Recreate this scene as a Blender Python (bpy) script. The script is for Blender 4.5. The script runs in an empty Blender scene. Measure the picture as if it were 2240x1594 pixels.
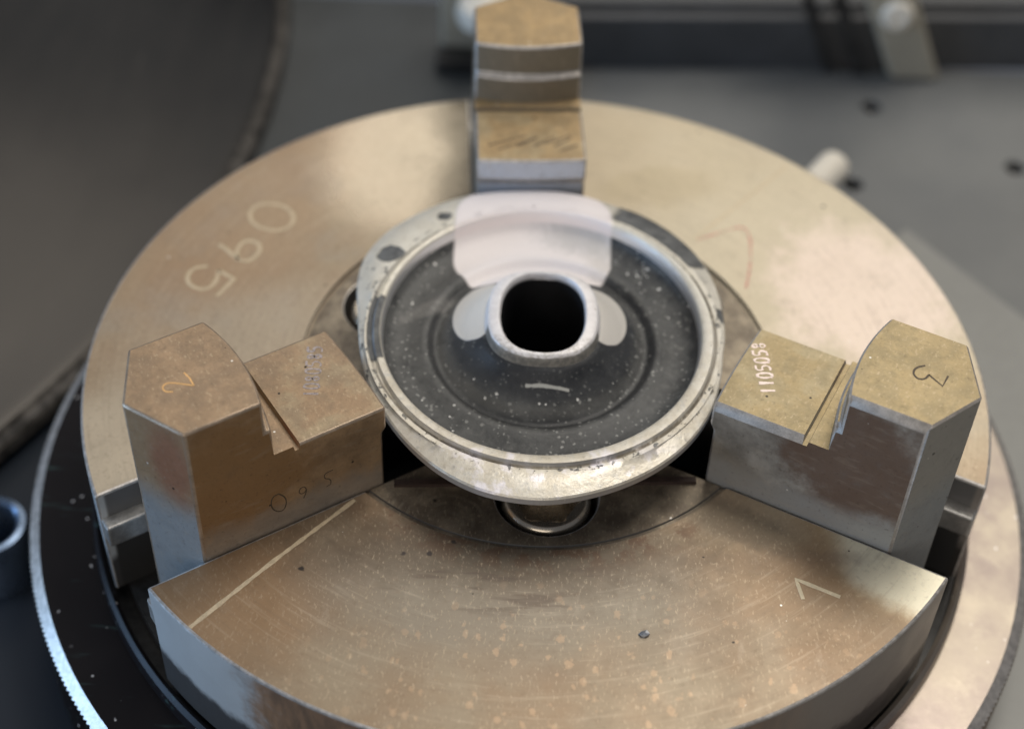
import bpy, bmesh, math, random
from mathutils import Vector, Matrix

random.seed(7)
MM = 0.001
R = math.radians
A0 = 4.3262                       # the chuck is turned this far round its axis (degrees)
scene = bpy.context.scene
COL = scene.collection

# ------------------------------------------------------------------ camera, world, lamps
cd = bpy.data.cameras.new('camera')
cd.sensor_width = 36.0
cd.lens = 3510.85 / 2240 * 36
cd.clip_start = 0.01
cd.clip_end = 20
cam = bpy.data.objects.new('camera', cd)
COL.objects.link(cam)
cr, cu, cf = (0.99886050, 0.03788350, 0.02902650), (-0.04733103, 0.70832073, 0.70430215), (-0.00612135, 0.70487345, -0.70930667)
cam.matrix_world = Matrix(((cr[0], cu[0], -cf[0], -0.0035052), (cr[1], cu[1], -cf[1], -0.2534954), (cr[2], cu[2], -cf[2], 0.2540216), (0, 0, 0, 1)))
cd.dof.use_dof = True
cd.dof.focus_distance = 0.316
cd.dof.aperture_fstop = 8.0
scene.camera = cam

world = bpy.data.worlds.new('World')
scene.world = world
world.use_nodes = True
wn = world.node_tree.nodes['Background']
wn.inputs['Color'].default_value = (0.80, 0.86, 1.0, 1)
wn.inputs['Strength'].default_value = 0.12

scene.view_settings.view_transform = 'Standard'
scene.view_settings.look = 'None'
scene.view_settings.exposure = 0.13
scene.view_settings.gamma = 1.0
scene.cycles.max_bounces = 8
scene.cycles.use_denoising = True


def area(name, loc, target, sx, sy, power, color):
    d = bpy.data.lights.new(name, 'AREA')
    d.shape = 'RECTANGLE'
    d.size, d.size_y, d.energy, d.color = sx, sy, power, color
    o = bpy.data.objects.new(name, d)
    COL.objects.link(o)
    o.location = loc
    o.rotation_euler = (Vector(target) - Vector(loc)).to_track_quat('-Z', 'Y').to_euler()
    return o


area('workshop_lamp', (0.26, 0.32, 0.95), (0, 0, 0), 0.40, 0.30, 3.4, (1.0, 0.94, 0.85))
area('ceiling_panel', (0.36, 1.10, 1.05), (0.03, 0.0, 0), 1.6, 0.9, 6.2, (1.0, 0.94, 0.84))
area('overhead_panel', (-0.08, 0.10, 1.4), (0, 0, 0), 0.9, 0.7, 2.6, (1.0, 0.96, 0.90))
area('front_fill_light', (-0.20, -1.25, 0.60), (0, 0, 0), 0.9, 0.6, 3.7, (1.0, 0.92, 0.82))  # added fill to brighten the jaw sides, no known source
area('window_left', (-0.80, -0.14, 0.10), (-0.05, -0.05, -0.02), 0.45, 0.40, 3.9, (0.40, 0.65, 1.0))


# ------------------------------------------------------------------ node helpers
class V:
    """A node socket or number with arithmetic."""
    def __init__(s, nt, v): s.nt, s.v = nt, v
    def _m(s, op, *o):
        n = s.nt.nodes.new('ShaderNodeMath'); n.operation = op
        for i, a in enumerate((s,) + o):
            a = a.v if isinstance(a, V) else a
            if isinstance(a, (int, float)): n.inputs[i].default_value = a
            else: s.nt.links.new(a, n.inputs[i])
        return V(s.nt, n.outputs[0])
    def __add__(s, o): return s._m('ADD', o)
    __radd__ = __add__
    def __sub__(s, o): return s._m('SUBTRACT', o)
    def __rsub__(s, o): return V(s.nt, o)._m('SUBTRACT', s)
    def __mul__(s, o): return s._m('MULTIPLY', o)
    __rmul__ = __mul__
    def __truediv__(s, o): return s._m('DIVIDE', o)
    def abs(s): return s._m('ABSOLUTE')
    def sqrt(s): return s._m('SQRT')
    def max(s, o): return s._m('MAXIMUM', o)
    def min(s, o): return s._m('MINIMUM', o)
    def atan2(s, o): return s._m('ARCTAN2', o)
    def step(s, a, b):
        """0 at a, 1 at b, smooth between."""
        n = s.nt.nodes.new('ShaderNodeMapRange'); n.interpolation_type = 'SMOOTHSTEP'
        s.nt.links.new(s.v, n.inputs['Value'])
        if a > b:
            n.inputs['From Min'].default_value, n.inputs['From Max'].default_value = b, a
            n.inputs['To Min'].default_value, n.inputs['To Max'].default_value = 1, 0
        else:
            n.inputs['From Min'].default_value, n.inputs['From Max'].default_value = a, b
        return V(s.nt, n.outputs[0])


class Mat:
    """One procedural material; coordinates are the object's own, in millimetres."""
    def __init__(s, name):
        s.m = bpy.data.materials.new(name); s.m.use_nodes = True
        s.nt = s.m.node_tree
        s.b = s.nt.nodes['Principled BSDF']
        tc = s.nt.nodes.new('ShaderNodeTexCoord')
        vm = s.nt.nodes.new('ShaderNodeVectorMath'); vm.operation = 'SCALE'
        vm.inputs['Scale'].default_value = 1000
        s.nt.links.new(tc.outputs['Object'], vm.inputs[0])
        s.vec = vm.outputs[0]
        sp = s.nt.nodes.new('ShaderNodeSeparateXYZ'); s.nt.links.new(s.vec, sp.inputs[0])
        s.x, s.y, s.z = (V(s.nt, o) for o in sp.outputs)
        s.r = (s.x * s.x + s.y * s.y).sqrt()
        s.seed = 0
    def stretch(s, sx, sy, sz, rot=0):
        n = s.nt.nodes.new('ShaderNodeMapping'); s.nt.links.new(s.vec, n.inputs['Vector'])
        n.inputs['Scale'].default_value = (sx, sy, sz); n.inputs['Rotation'].default_value = (0, 0, R(rot))
        return n.outputs[0]
    def noise(s, size, detail=4, rough=0.55, vec=None):
        n = s.nt.nodes.new('ShaderNodeTexNoise')
        n.noise_dimensions = '4D'; s.seed += 1.37; n.inputs['W'].default_value = s.seed
        s.nt.links.new(vec or s.vec, n.inputs['Vector'])
        n.inputs['Scale'].default_value = 1.0 / size; n.inputs['Detail'].default_value = detail; n.inputs['Roughness'].default_value = rough
        return V(s.nt, n.outputs['Fac'])
    def specks(s, size, keep, radius, vec=None, wob=False):
        n = s.nt.nodes.new('ShaderNodeTexVoronoi'); n.voronoi_dimensions = '3D'
        s.nt.links.new(vec or s.vec, n.inputs['Vector']); n.inputs['Scale'].default_value = 1.0 / size
        sp = s.nt.nodes.new('ShaderNodeSeparateColor'); s.nt.links.new(n.outputs['Color'], sp.inputs[0])
        d, rnd, rnd2 = V(s.nt, n.outputs['Distance']), V(s.nt, sp.outputs[0]), V(s.nt, sp.outputs[1])
        if wob: d = d * (s.noise(size * 0.35, 2) * 2.2 - 0.1)
        return (d / (rnd2 * 0.8 + 0.35)).step(radius, radius * 0.55) * rnd.step(1 - keep, 1 - keep + 0.001)
    def ell(s, cx, cy, rx, ry, rot=0, soft=0.25, wob=None, amp=0.0, xy=None):
        x, y = xy or (s.x, s.y)
        dx, dy = x - cx, y - cy
        c, k = math.cos(R(rot)), math.sin(R(rot))
        u, v = (dx * c + dy * k) / rx, (dy * c - dx * k) / ry
        d = (u * u + v * v).sqrt()
        if wob is not None: d = d + (wob - 0.5) * amp
        return d.step(1 + soft, 1 - soft)
    def rbox(s, cx, cy, hx, hy, rad, soft=0.12, wob=None, amp=0.0, xy=None):
        x, y = xy or (s.x, s.y)
        qx, qy = (x - cx).abs() - (hx - rad), (y - cy).abs() - (hy - rad)
        ox, oy = qx.max(0), qy.max(0)
        d = (ox * ox + oy * oy).sqrt() + qx.max(qy).min(0) - rad
        if wob is not None: d = d + (wob - 0.5) * amp
        return d.step(soft, -soft)
    def mix(s, f, a, b):
        n = s.nt.nodes.new('ShaderNodeMix'); n.data_type = 'RGBA'
        for key, val in ((0, f), (6, a), (7, b)):
            if isinstance(val, V): val = val.v
            if isinstance(val, (int, float)): n.inputs[key].default_value = val
            elif isinstance(val, tuple): n.inputs[key].default_value = val + (1,) if len(val) == 3 else val
            else: s.nt.links.new(val, n.inputs[key])
        return n.outputs[2]
    def set(s, key, val):
        i = s.b.inputs[key]
        if isinstance(val, V): val = val.v
        if isinstance(val, (int, float)): i.default_value = val
        elif isinstance(val, tuple): i.default_value = val + (1,)
        else: s.nt.links.new(val, i)
    def bump(s, h, dist_mm, strength=1.0):
        n = s.nt.nodes.new('ShaderNodeBump'); n.inputs['Distance'].default_value = dist_mm * MM; n.inputs['Strength'].default_value = strength
        s.nt.links.new(h.v, n.inputs['Height']); s.nt.links.new(n.outputs[0], s.b.inputs['Normal'])
    def upness(s):
        """Normal of the surface in the object's own axes: x, y, z."""
        g = s.nt.nodes.new('ShaderNodeNewGeometry')
        t = s.nt.nodes.new('ShaderNodeVectorTransform'); t.vector_type = 'NORMAL'; t.convert_from = 'WORLD'; t.convert_to = 'OBJECT'
        s.nt.links.new(g.outputs['True Normal'], t.inputs[0])
        sp = s.nt.nodes.new('ShaderNodeSeparateXYZ'); s.nt.links.new(t.outputs[0], sp.inputs[0])
        return [V(s.nt, o) for o in sp.outputs]


def plain(name, color, rough=0.5, metal=0.0, var=0.25, size=6.0, bump=0.0):
    k = Mat(name)
    n = k.noise(size, 5, 0.6) * 0.6 + k.noise(size * 0.12, 3) * 0.4
    lo = tuple(c * (1 - var) for c in color); hi = tuple(min(1, c * (1 + var)) for c in color)
    k.set('Base Color', k.mix(n.step(0.3, 0.7), lo, hi))
    k.set('Roughness', n.step(0.25, 0.75) * 0.15 + (rough - 0.07)); k.set('Metallic', metal)
    if bump: k.bump(k.noise(size * 0.1, 3), bump)
    return k.m


# ------------------------------------------------------------------ materials
def chuck_steel():
    k = Mat('worn_chuck_steel')
    nx, ny, nz = k.upness()
    n1, n2, n3 = k.noise(38, 5, 0.6), k.noise(14, 5, 0.65), k.noise(1.1, 3, 0.6)
    ang = k.y.atan2(k.x)
    brown, tan, pale, grey = (0.375, 0.27, 0.178), (0.43, 0.342, 0.235), (0.62, 0.555, 0.42), (0.40, 0.355, 0.295)
    c = k.mix((n1 * 0.7 + n2 * 0.3).step(0.36, 0.62), brown, tan)
    c = k.mix(k.noise(22, 4).step(0.5, 0.72) * 0.75, c, grey)
    # right-half sheen painted as paler colour, plus a bright area by the back jaw
    wob = k.noise(16, 5, 0.65)
    c = k.mix(k.ell(66, 44, 52, 60, 30, 0.55, wob, 0.9) * 0.85, c, pale)
    c = k.mix(k.ell(10, 80, 50, 26, 0, 0.5, wob, 0.7) * 0.6, c, (0.58, 0.50, 0.36))
    c = k.mix(k.ell(76, 28, 20, 24, 10, 0.35, k.noise(9, 6, 0.75), 1.9) * 0.7, c, (0.84, 0.70, 0.62))  # pinkish highlight painted into the colour
    c = k.mix(k.ell(28, 64, 15, 8, 10, 0.25, wob, 1.4) * 0.35, c, (0.44, 0.36, 0.22))
    c = k.mix(k.ell(-92, -34, 15, 24, -30, 0.4, wob, 0.6) * 0.7, c, (0.60, 0.52, 0.40))
    c = k.mix(k.ell(-66, 2, 26, 16, 30, 0.5, wob, 0.9) * 0.45, c, (0.50, 0.42, 0.33))
    c = k.mix(k.ell(-74, 44, 18, 40, -25, 0.5, wob, 0.6) * 0.5, c, (0.44, 0.29, 0.175))
    # front piece: pale handled corner with an orange border
    lc = (k.x * 0.5 + k.y * 0.866 + (k.noise(6, 5, 0.7) - 0.5) * 7.0)
    cl = lc.step(-22.5, -15.5) * k.x.step(58, 66) * k.y.step(-36, -40)
    c = k.mix(lc.step(-27, -20) * k.x.step(50, 62) * k.y.step(-36, -40) * 0.7, c, (0.46, 0.29, 0.13))
    c = k.mix(cl, c, (0.72, 0.67, 0.52))
    c = k.mix(k.ell(38, -46, 18, 6, -14, 0.3, k.noise(5, 5), 1.3) * 0.4, c, (0.55, 0.46, 0.30))
    front = k.y.step(-38, -44) * ang.step(-2.75, -2.6) * ang.step(-0.5, -0.62)
    c = k.mix(k.ell(-2, -62, 32, 11, 0, 0.5, wob, 0.8) * 0.65 * front, c, (0.34, 0.31, 0.26))
    c = k.mix(k.ell(45, -53, 22, 2.2, 6, 0.5, k.noise(4, 4), 1.8) * 0.5, c, (0.26, 0.21, 0.18))
    fb = k.mix((n1 * 0.6 + k.noise(18, 5, 0.65) * 0.4).step(0.38, 0.6), (0.245, 0.165, 0.10), (0.29, 0.235, 0.165))
    fb = k.mix(k.ell(-2, -64, 38, 17, 0, 0.5, wob, 1.0) * 0.75, fb, (0.225, 0.20, 0.16))
    fb = k.mix(k.ell(-64, -62, 24, 14, -50, 0.4, wob, 0.8) * 0.75, fb, (0.34, 0.21, 0.11))
    fb = k.mix(k.ell(56, -62, 24, 12, -30, 0.5, wob, 0.9) * 0.6, fb, (0.29, 0.195, 0.115))
    c = k.mix(k.ell(0, -84, 104, 46, 0, 0.2) * front * 0.85 * (1 - cl), c, fb)
    cmb = k.nt.nodes.new('ShaderNodeCombineXYZ')
    k.nt.links.new((k.r * 1.0).v, cmb.inputs[0]); k.nt.links.new((ang * 5.0).v, cmb.inputs[1])
    turn = k.noise(0.9, 3, 0.6, cmb.outputs[0])
    c = k.mix(turn.step(0.5, 0.75) * 0.22, c, (0.20, 0.15, 0.11))
    c = k.mix(turn.step(0.46, 0.28) * 0.15, c, (0.72, 0.62, 0.48))
    gloss = k.ell(-30, 74, 26, 36, 0, 0.35)
    c = k.mix(gloss * 0.7, c, (0.47, 0.42, 0.34))
    c = k.mix(k.noise(11, 6, 0.7).step(0.54, 0.7) * 0.28, c, (0.30, 0.25, 0.19))
    c = k.mix(k.noise(6, 6, 0.75, k.stretch(1, 0.4, 1, 35)).step(0.56, 0.72) * 0.22, c, (0.58, 0.50, 0.40))
    # rust ring round the recess, oily recess floor
    c = k.mix(k.ell(-6, -54, 34, 9, 0, 0.6, k.noise(6, 6, 0.7), 1.6) * k.r.step(52.6, 53.4) * 0.55, c, (0.13, 0.095, 0.065))
    rust = k.r.step(52.6, 53.2) * k.r.step(61, 54.5) * (k.noise(5, 6, 0.75)).step(0.46, 0.56) * k.y.step(-40, -48)
    c = k.mix(rust * 0.85, c, (0.16, 0.085, 0.05))
    inner = k.r.step(52.9, 52.0)
    rec = k.mix(k.noise(7, 6, 0.7).step(0.38, 0.66), (0.13, 0.105, 0.08), (0.34, 0.285, 0.21))
    c = k.mix(inner * 0.92, c, rec)
    sw = k.nt.nodes.new('ShaderNodeTexWave'); sw.wave_type = 'RINGS'; sw.rings_direction = 'Z'
    mp = k.nt.nodes.new('ShaderNodeMapping'); mp.inputs['Location'].default_value = (17, 47, 0); k.nt.links.new(k.vec, mp.inputs['Vector'])
    k.nt.links.new(mp.outputs[0], sw.inputs['Vector']); sw.inputs['Scale'].default_value = 0.16; sw.inputs['Distortion'].default_value = 14; sw.inputs['Detail'].default_value = 2; sw.inputs['Detail Scale'].default_value = 0.12
    c = k.mix(inner * k.ell(-19, -44, 13, 8, 15, 0.4) * V(k.nt, sw.outputs['Fac']).step(0.55, 0.9) * k.noise(4, 4, 0.7).step(0.42, 0.6) * 0.45, c, (0.40, 0.35, 0.27))
    c = k.mix(k.ell(-4, -51, 37, 10, 0, 0.6, k.noise(5, 6, 0.75), 2.2) * 0.5, c, (0.085, 0.068, 0.05))
    c = k.mix(k.ell(40, -43, 14, 5, -25, 0.4, k.noise(5, 6, 0.75), 1.8) * 0.5, c, (0.13, 0.105, 0.08))
    # wipe marks in front of the recess
    wv = k.noise(2.0, 2, 0.5, k.stretch(0.16, 1, 1, 24))
    c = k.mix(k.ell(-4, -62, 22, 7, 0, 0.4) * wv.step(0.54, 0.66) * 0.65, c, (0.12, 0.09, 0.07))
    # orange flecks near the front edge, fine grain everywhere
    fl = k.specks(2.3, 0.62, 0.40, k.stretch(1, 0.75, 1), True) * k.ell(18, -88, 52, 24, 0, 0.45, wob, 0.6)
    c = k.mix(fl * 0.34, c, (0.62, 0.42, 0.26))
    c = k.mix(n3.step(0.5, 0.78) * 0.28, c, (0.16, 0.11, 0.07))
    gr = k.noise(0.55, 2, 0.6, k.stretch(1, 0.45, 1))
    c = k.mix(gr.step(0.55, 0.74) * 0.3, c, (0.68, 0.56, 0.40))
    c = k.mix(k.specks(5.0, 0.22, 0.12, None, True), c, (0.05, 0.04, 0.035))
    c = k.mix(k.specks(4.2, 0.30, 0.07), c, (0.95, 0.92, 0.85))
    # ground rim: bare on the left of the front piece, brown elsewhere
    side = nz.step(0.6, 0.4)
    bare = ang.step(-1.95, -2.25) + (k.noise(9, 5, 0.65) - 0.5) * 1.1
    ws = k.noise(3.0, 4, 0.6, k.stretch(1, 1, 0.25))
    sc = k.mix(ws.step(0.35, 0.7), (0.20, 0.13, 0.085), (0.40, 0.235, 0.135))
    sc = k.mix(bare.step(0.3, 0.75), sc, (0.58, 0.60, 0.60))
    sc = k.mix(k.x.step(30, 60), sc, (0.30, 0.27, 0.24))
    ins = k.r.step(98.6, 97.6)
    sc = k.mix(ins, sc, (0.20, 0.19, 0.18))
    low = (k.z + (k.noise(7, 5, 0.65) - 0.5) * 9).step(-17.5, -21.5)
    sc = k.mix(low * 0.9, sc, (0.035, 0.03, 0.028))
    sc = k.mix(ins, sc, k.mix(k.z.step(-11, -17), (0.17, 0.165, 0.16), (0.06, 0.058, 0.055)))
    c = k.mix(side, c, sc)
    k.set('Base Color', c)
    k.set('Metallic', gloss * 0.45 + 0.5 - side * 0.1)
    k.set('Roughness', n2.step(0.3, 0.7) * 0.12 + 0.33 + n3 * 0.06 - cl * 0.06 - gloss * 0.25)
    k.bump(n3 * 0.6 + gr * 0.4, 0.018)
    return k.m


def jaw_steel(name, top, side, patch, greyf):
    """Jaw axes: x runs outward along the jaw, y across it, z up."""
    k = Mat(name)
    nx, ny, nz = k.upness()
    n1, n2, n3 = k.noise(11, 5, 0.65), k.noise(3.5, 4, 0.65), k.noise(0.8, 2, 0.7)
    dk = tuple(v * 0.84 for v in top); lt = tuple(min(1, v * 1.14) for v in top)
    c = k.mix((n1 * 0.5 + n2 * 0.5).step(0.36, 0.64), dk, lt)
    c = k.mix(k.x.step(66, 62) * n1.step(0.42, 0.6) * 0.5, c, (0.42, 0.37, 0.25))
    c = k.mix(k.noise(6, 6, 0.7).step(0.42, 0.62) * 0.55, c, (top[0] * 0.62, top[1] * 0.66, top[2] * 0.72))
    c = k.mix(n3.step(0.52, 0.78) * 0.5, c, tuple(v * 0.45 for v in top))
    c = k.mix(k.noise(2.4, 5, 0.75).step(0.56, 0.7) * 0.35, c, tuple(v * 0.5 for v in top))
    c = k.mix(k.noise(0.5, 2, 0.5, k.stretch(1, 0.5, 1)).step(0.56, 0.74) * 0.4, c, (0.70, 0.56, 0.38))
    c = k.mix(k.noise(1.0, 3, 0.6, k.stretch(0.12, 1, 1)).step(0.52, 0.72) * 0.22, c, tuple(v * 0.6 for v in top))
    sd = k.mix(n1.step(0.35, 0.65), tuple(v * 0.65 for v in side), tuple(min(1, v * 1.25) for v in side))
    sd = k.mix(k.ell(76, 20, 14, 16, 0, 0.25, n1, 1.7, (k.x, k.z)) * 0.9, sd, patch)
    low = (k.z + (n1 - 0.5) * 14).step(9, 3)
    sd = k.mix(low * greyf, sd, (0.40, 0.39, 0.365))
    outer = nx.step(0.4, 0.6)
    oc = k.mix((k.z + (n1 - 0.5) * 10).step(20, 8), side, (0.34, 0.35, 0.35))
    oc = k.mix(k.ell(9, 25, 4.5, 10, 0, 0.5, n1, 1.0, (k.y, k.z)) * (0.8 if greyf < 0.9 else 0.2), oc, (0.36, 0.16, 0.09))
    sd = k.mix(outer, sd, oc)
    inner = nx.step(-0.5, -0.8)
    sd = k.mix(inner * 0.85, sd, (0.24, 0.215, 0.165))
    sd = k.mix(inner * k.x.step(52, 48), sd, (0.55, 0.59, 0.66))
    sd = k.mix(n3.step(0.55, 0.78) * 0.4, sd, (0.07, 0.052, 0.04))
    sd = k.mix(k.noise(0.9, 3, 0.6, k.stretch(0.15, 1, 0.6)).step(0.52, 0.72) * 0.22, sd, (0.50, 0.43, 0.34))
    sd = k.mix(n2.step(0.55, 0.75) * 0.3, sd, tuple(v * 0.6 for v in side))
    c = k.mix(nz.step(0.5, 0.8), sd, c)
    c = k.mix(k.specks(4.5, 0.35, 0.09), c, (0.03, 0.025, 0.02))
    c = k.mix(k.specks(4.0, 0.3, 0.07), c, (0.92, 0.88, 0.8))
    k.set('Base Color', c); k.set('Metallic', 0.42)
    k.set('Roughness', n2.step(0.3, 0.7) * 0.16 + 0.42)
    k.bump(n3 * 0.7 + n2 * 0.3, 0.07)
    return k.m


def flange_paint():
    k = Mat('worn_painted_aluminium')
    nx, ny, nz = k.upness()
    n1, n2 = k.noise(4, 5, 0.7), k.noise(1.0, 3, 0.65)
    ang = k.y.atan2(k.x)
    c = k.mix(n1.step(0.38, 0.62), (0.64, 0.58, 0.47), (0.78, 0.73, 0.63))
    c = k.mix(k.noise(2.2, 5, 0.7).step(0.52, 0.7) * 0.7, c, (0.50, 0.49, 0.46))
    c = k.mix(k.ell(0, 6, 60, 44, 0, 0.35) * k.y.step(-20, 10) * 0.5, c, (0.72, 0.70, 0.63))
    c = k.mix(k.noise(5, 4).step(0.5, 0.62) * k.y.step(-30, -38) * 0.9, c, (0.92, 0.88, 0.92))
    c = k.mix(n2.step(0.56, 0.75) * 0.5, c, (0.24, 0.21, 0.17))
    # oval radius, groove line where the ring meets the flange
    ro = ((k.x / 0.975) * (k.x / 0.975) + ((k.y - 0.3) / 1.03) * ((k.y - 0.3) / 1.03)).sqrt()
    gl = (ro - 38.4).abs().step(0.42, 0.12)
    c = k.mix(gl * 0.75 * k.noise(3, 3).step(0.32, 0.45), c, (0.12, 0.10, 0.08))
    wob = k.noise(3.0, 5, 0.7)
    rub = k.mix(k.noise(2.5, 4).step(0.35, 0.7), (0.075, 0.078, 0.08), (0.16, 0.165, 0.165))
    d = k.ell(-34.8, 22.3, 3.2, 2.7, 20, 0.08, wob, 0.9)
    d = d.max(k.ell(-23.4, 36.2, 1.7, 1.3, 10, 0.1, wob, 1.6))
    w2 = (wob - 0.5) * 0.16
    d = d.max((ang + w2).step(0.58, 0.60) * (ang + w2).step(1.20, 1.17) * (ro + (wob - 0.5) * 1.5).step(39.3, 39.7))
    d = d.max((ang + w2).step(0.13, 0.16) * (ang + w2).step(0.27, 0.24) * (ro + (wob - 0.5) * 2.5).step(39.2, 39.6))
    ring = (ro - 37.2).abs().step(1.5, 1.2)
    aa = (k.y - 0.0).atan2(k.x * -1.0)
    d = d.max((aa + w2 * 0.4).step(-0.34, -0.32) * (aa + w2 * 0.4).step(0.22, 0.20) * ring)
    d = d.max((aa.abs()).step(0.5, 0.4) * (k.noise(1.6, 4, 0.7)).step(0.58, 0.62) * ro.step(37.6, 38.2) * 0.9)
    d = d.max((ro - 39.4).abs().step(0.9, 0.5) * k.noise(2.4, 4, 0.7).step(0.57, 0.61) * 0.8)
    c = k.mix(d, c, rub)
    edge = nz.step(0.5, 0.2)
    c = k.mix(edge * 0.85, c, (0.72, 0.72, 0.73))
    w = patch_mask(k)
    c = k.mix(w * (1 - gl * 0.3), c, (0.93, 0.86, 0.85))
    c = k.mix(k.specks(3.0, 0.3, 0.08), c, (0.97, 0.95, 0.9))
    c = k.mix(k.specks(2.6, 0.25, 0.09) * (1 - w), c, (0.06, 0.05, 0.04))
    k.set('Base Color', c)
    k.set('Metallic', (1 - d) * (1 - w) * 0.25 + edge * 0.45)
    k.set('Roughness', d * 0.2 + w * 0.12 + 0.27 + n2 * 0.14)
    k.bump(n1 * 0.5 + n2 * 0.3 - d * 1.2 + w * 0.5, 0.22)
    return k.m


def patch_mask(k):
    a = k.rbox(-2.8, 32.2, 18.0, 17.4, 12.0, 0.4)
    b = k.ell(-13.6, 5.0, 6.0, 10.2, 0, 0.02).max(k.ell(12.6, 4.6, 5.8, 10.0, 0, 0.02))
    k.ears = b * (1 - a)
    return a.max(b)


def rubber():
    k = Mat('dusty_black_rubber')
    n1, n2 = k.noise(9, 5, 0.65), k.noise(1.2, 3, 0.6)
    c = k.mix(n1.step(0.35, 0.68), (0.030, 0.031, 0.032), (0.085, 0.087, 0.086))
    c = k.mix(k.ell(-25, 3, 13, 30, 10, 0.5, n1, 0.9) * 0.6, c, (0.12, 0.12, 0.115))
    c = k.mix(k.noise(4, 6, 0.75).step(0.52, 0.7) * 0.5, c, (0.13, 0.13, 0.122))
    c = k.mix(n2.step(0.5, 0.75) * 0.45, c, (0.15, 0.15, 0.14))
    c = k.mix(k.noise(5, 5, 0.7).step(0.5, 0.35) * 0.6, c, (0.018, 0.019, 0.021))
    c = k.mix(k.specks(1.1, 0.6, 0.36, None, True) * k.noise(8, 3).step(0.3, 0.6) * 0.6, c, (0.5, 0.5, 0.47))
    c = k.mix(k.specks(2.2, 0.4, 0.17, None, True), c, (0.85, 0.84, 0.80))
    c = k.mix(k.r.step(21, 18.5) * 0.65, c, (0.020, 0.022, 0.027))  # painted shading of the cone: dark slope, lighter foot, dark groove
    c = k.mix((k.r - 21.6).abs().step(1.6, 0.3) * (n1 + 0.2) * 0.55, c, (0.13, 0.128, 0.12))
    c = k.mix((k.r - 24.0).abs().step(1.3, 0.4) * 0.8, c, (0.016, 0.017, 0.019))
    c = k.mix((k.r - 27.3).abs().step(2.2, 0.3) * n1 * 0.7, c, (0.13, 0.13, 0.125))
    scr = k.rbox(1.5, -17.0, 4.6, 0.28, 0.2, 0.12, n2, 0.5)
    c = k.mix(scr * 0.75, c, (0.6, 0.6, 0.56))
    # smears on the left
    c = k.mix(k.ell(-25, 9, 7, 2.0, 30, 0.4, k.noise(2.5, 5, 0.7), 2.2) * 0.5, c, (0.26, 0.25, 0.235))
    w = patch_mask(k)
    dirt = k.ell(8, 35, 8, 4.5, -10, 0.7, k.noise(1.4, 5, 0.75), 2.2) * 0.45
    pw = k.mix(dirt, (0.93, 0.87, 0.86), (0.34, 0.34, 0.31))
    pw = k.mix(k.ell(13, 28, 3, 7, 0, 0.7, k.noise(1.2, 5, 0.75), 2.6) * 0.3, pw, (0.40, 0.39, 0.32))
    pw = k.mix(k.ears * 0.85, pw, (0.64, 0.61, 0.55))
    c = k.mix(w, c, pw)
    k.set('Base Color', c)
    k.set('Roughness', n1 * 0.2 + 0.42 + w * 0.05)
    k.bump(n1 * 0.7 + n2 * 0.15 + w * 0.25 + k.ell(-22, 10, 12, 8, 0, 0.6, n1, 1.5) * k.noise(3.5, 4, 0.7) * 0.8, 0.5)
    return k.m


def boss_alu():
    k = Mat('bright_cast_aluminium')
    n1, n2 = k.noise(3, 4, 0.6), k.noise(0.8, 3)
    c = k.mix(n1.step(0.4, 0.62), (0.82, 0.79, 0.79), (0.93, 0.90, 0.90))
    c = k.mix(k.y.step(-3.5, -5.5) * (k.z + (n1 - 0.5) * 1.2).step(19.3, 18.9), c, (0.22, 0.21, 0.19))
    c = k.mix(k.y.step(-7, -8.5) * n2.step(0.42, 0.6) * 0.5, c, (0.4, 0.37, 0.32))
    c = k.mix(k.specks(1.6, 0.3, 0.14), c, (0.35, 0.31, 0.26))
    c = k.mix(n2.step(0.6, 0.8) * 0.3, c, (0.55, 0.52, 0.48))
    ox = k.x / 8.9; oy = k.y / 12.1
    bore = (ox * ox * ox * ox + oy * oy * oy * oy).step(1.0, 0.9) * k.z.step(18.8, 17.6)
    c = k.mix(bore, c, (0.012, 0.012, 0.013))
    k.set('Base Color', c); k.set('Metallic', 0.12); k.set('Roughness', 0.42); k.bump(n1 * 0.5 + n2 * 0.5, 0.15)
    return k.m


def ring_steel():
    k = Mat('polished_back_plate_steel')
    n1, n2 = k.noise(20, 5, 0.6), k.noise(2.0, 3)
    c = k.mix(n1.step(0.35, 0.65), (0.31, 0.255, 0.23), (0.42, 0.36, 0.295))
    c = k.mix(k.noise(9, 6, 0.7).step(0.46, 0.7) * k.x.step(40, 70) * 0.35, c, (0.62, 0.55, 0.42))
    c = k.mix(k.x.step(-20, -60), c, (0.014, 0.012, 0.013))      # left half turned black
    streak = k.noise(2.2, 3, 0.5, k.stretch(0.12, 1, 1, -12))
    c = k.mix(k.x.step(-40, -70) * streak.step(0.58, 0.72) * 0.25, c, (0.14, 0.27, 0.25))
    c = k.mix(k.specks(2.2, 0.40, 0.17, None, True) * k.noise(12, 3).step(0.38, 0.58), c, (0.85, 0.82, 0.80))
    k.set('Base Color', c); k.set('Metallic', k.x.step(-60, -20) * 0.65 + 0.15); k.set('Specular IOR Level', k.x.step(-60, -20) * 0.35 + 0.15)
    k.set('Roughness', n1.step(0.3, 0.7) * 0.1 + 0.26 + n2 * 0.05)
    k.bump(n2, 0.03)
    return k.m


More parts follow.
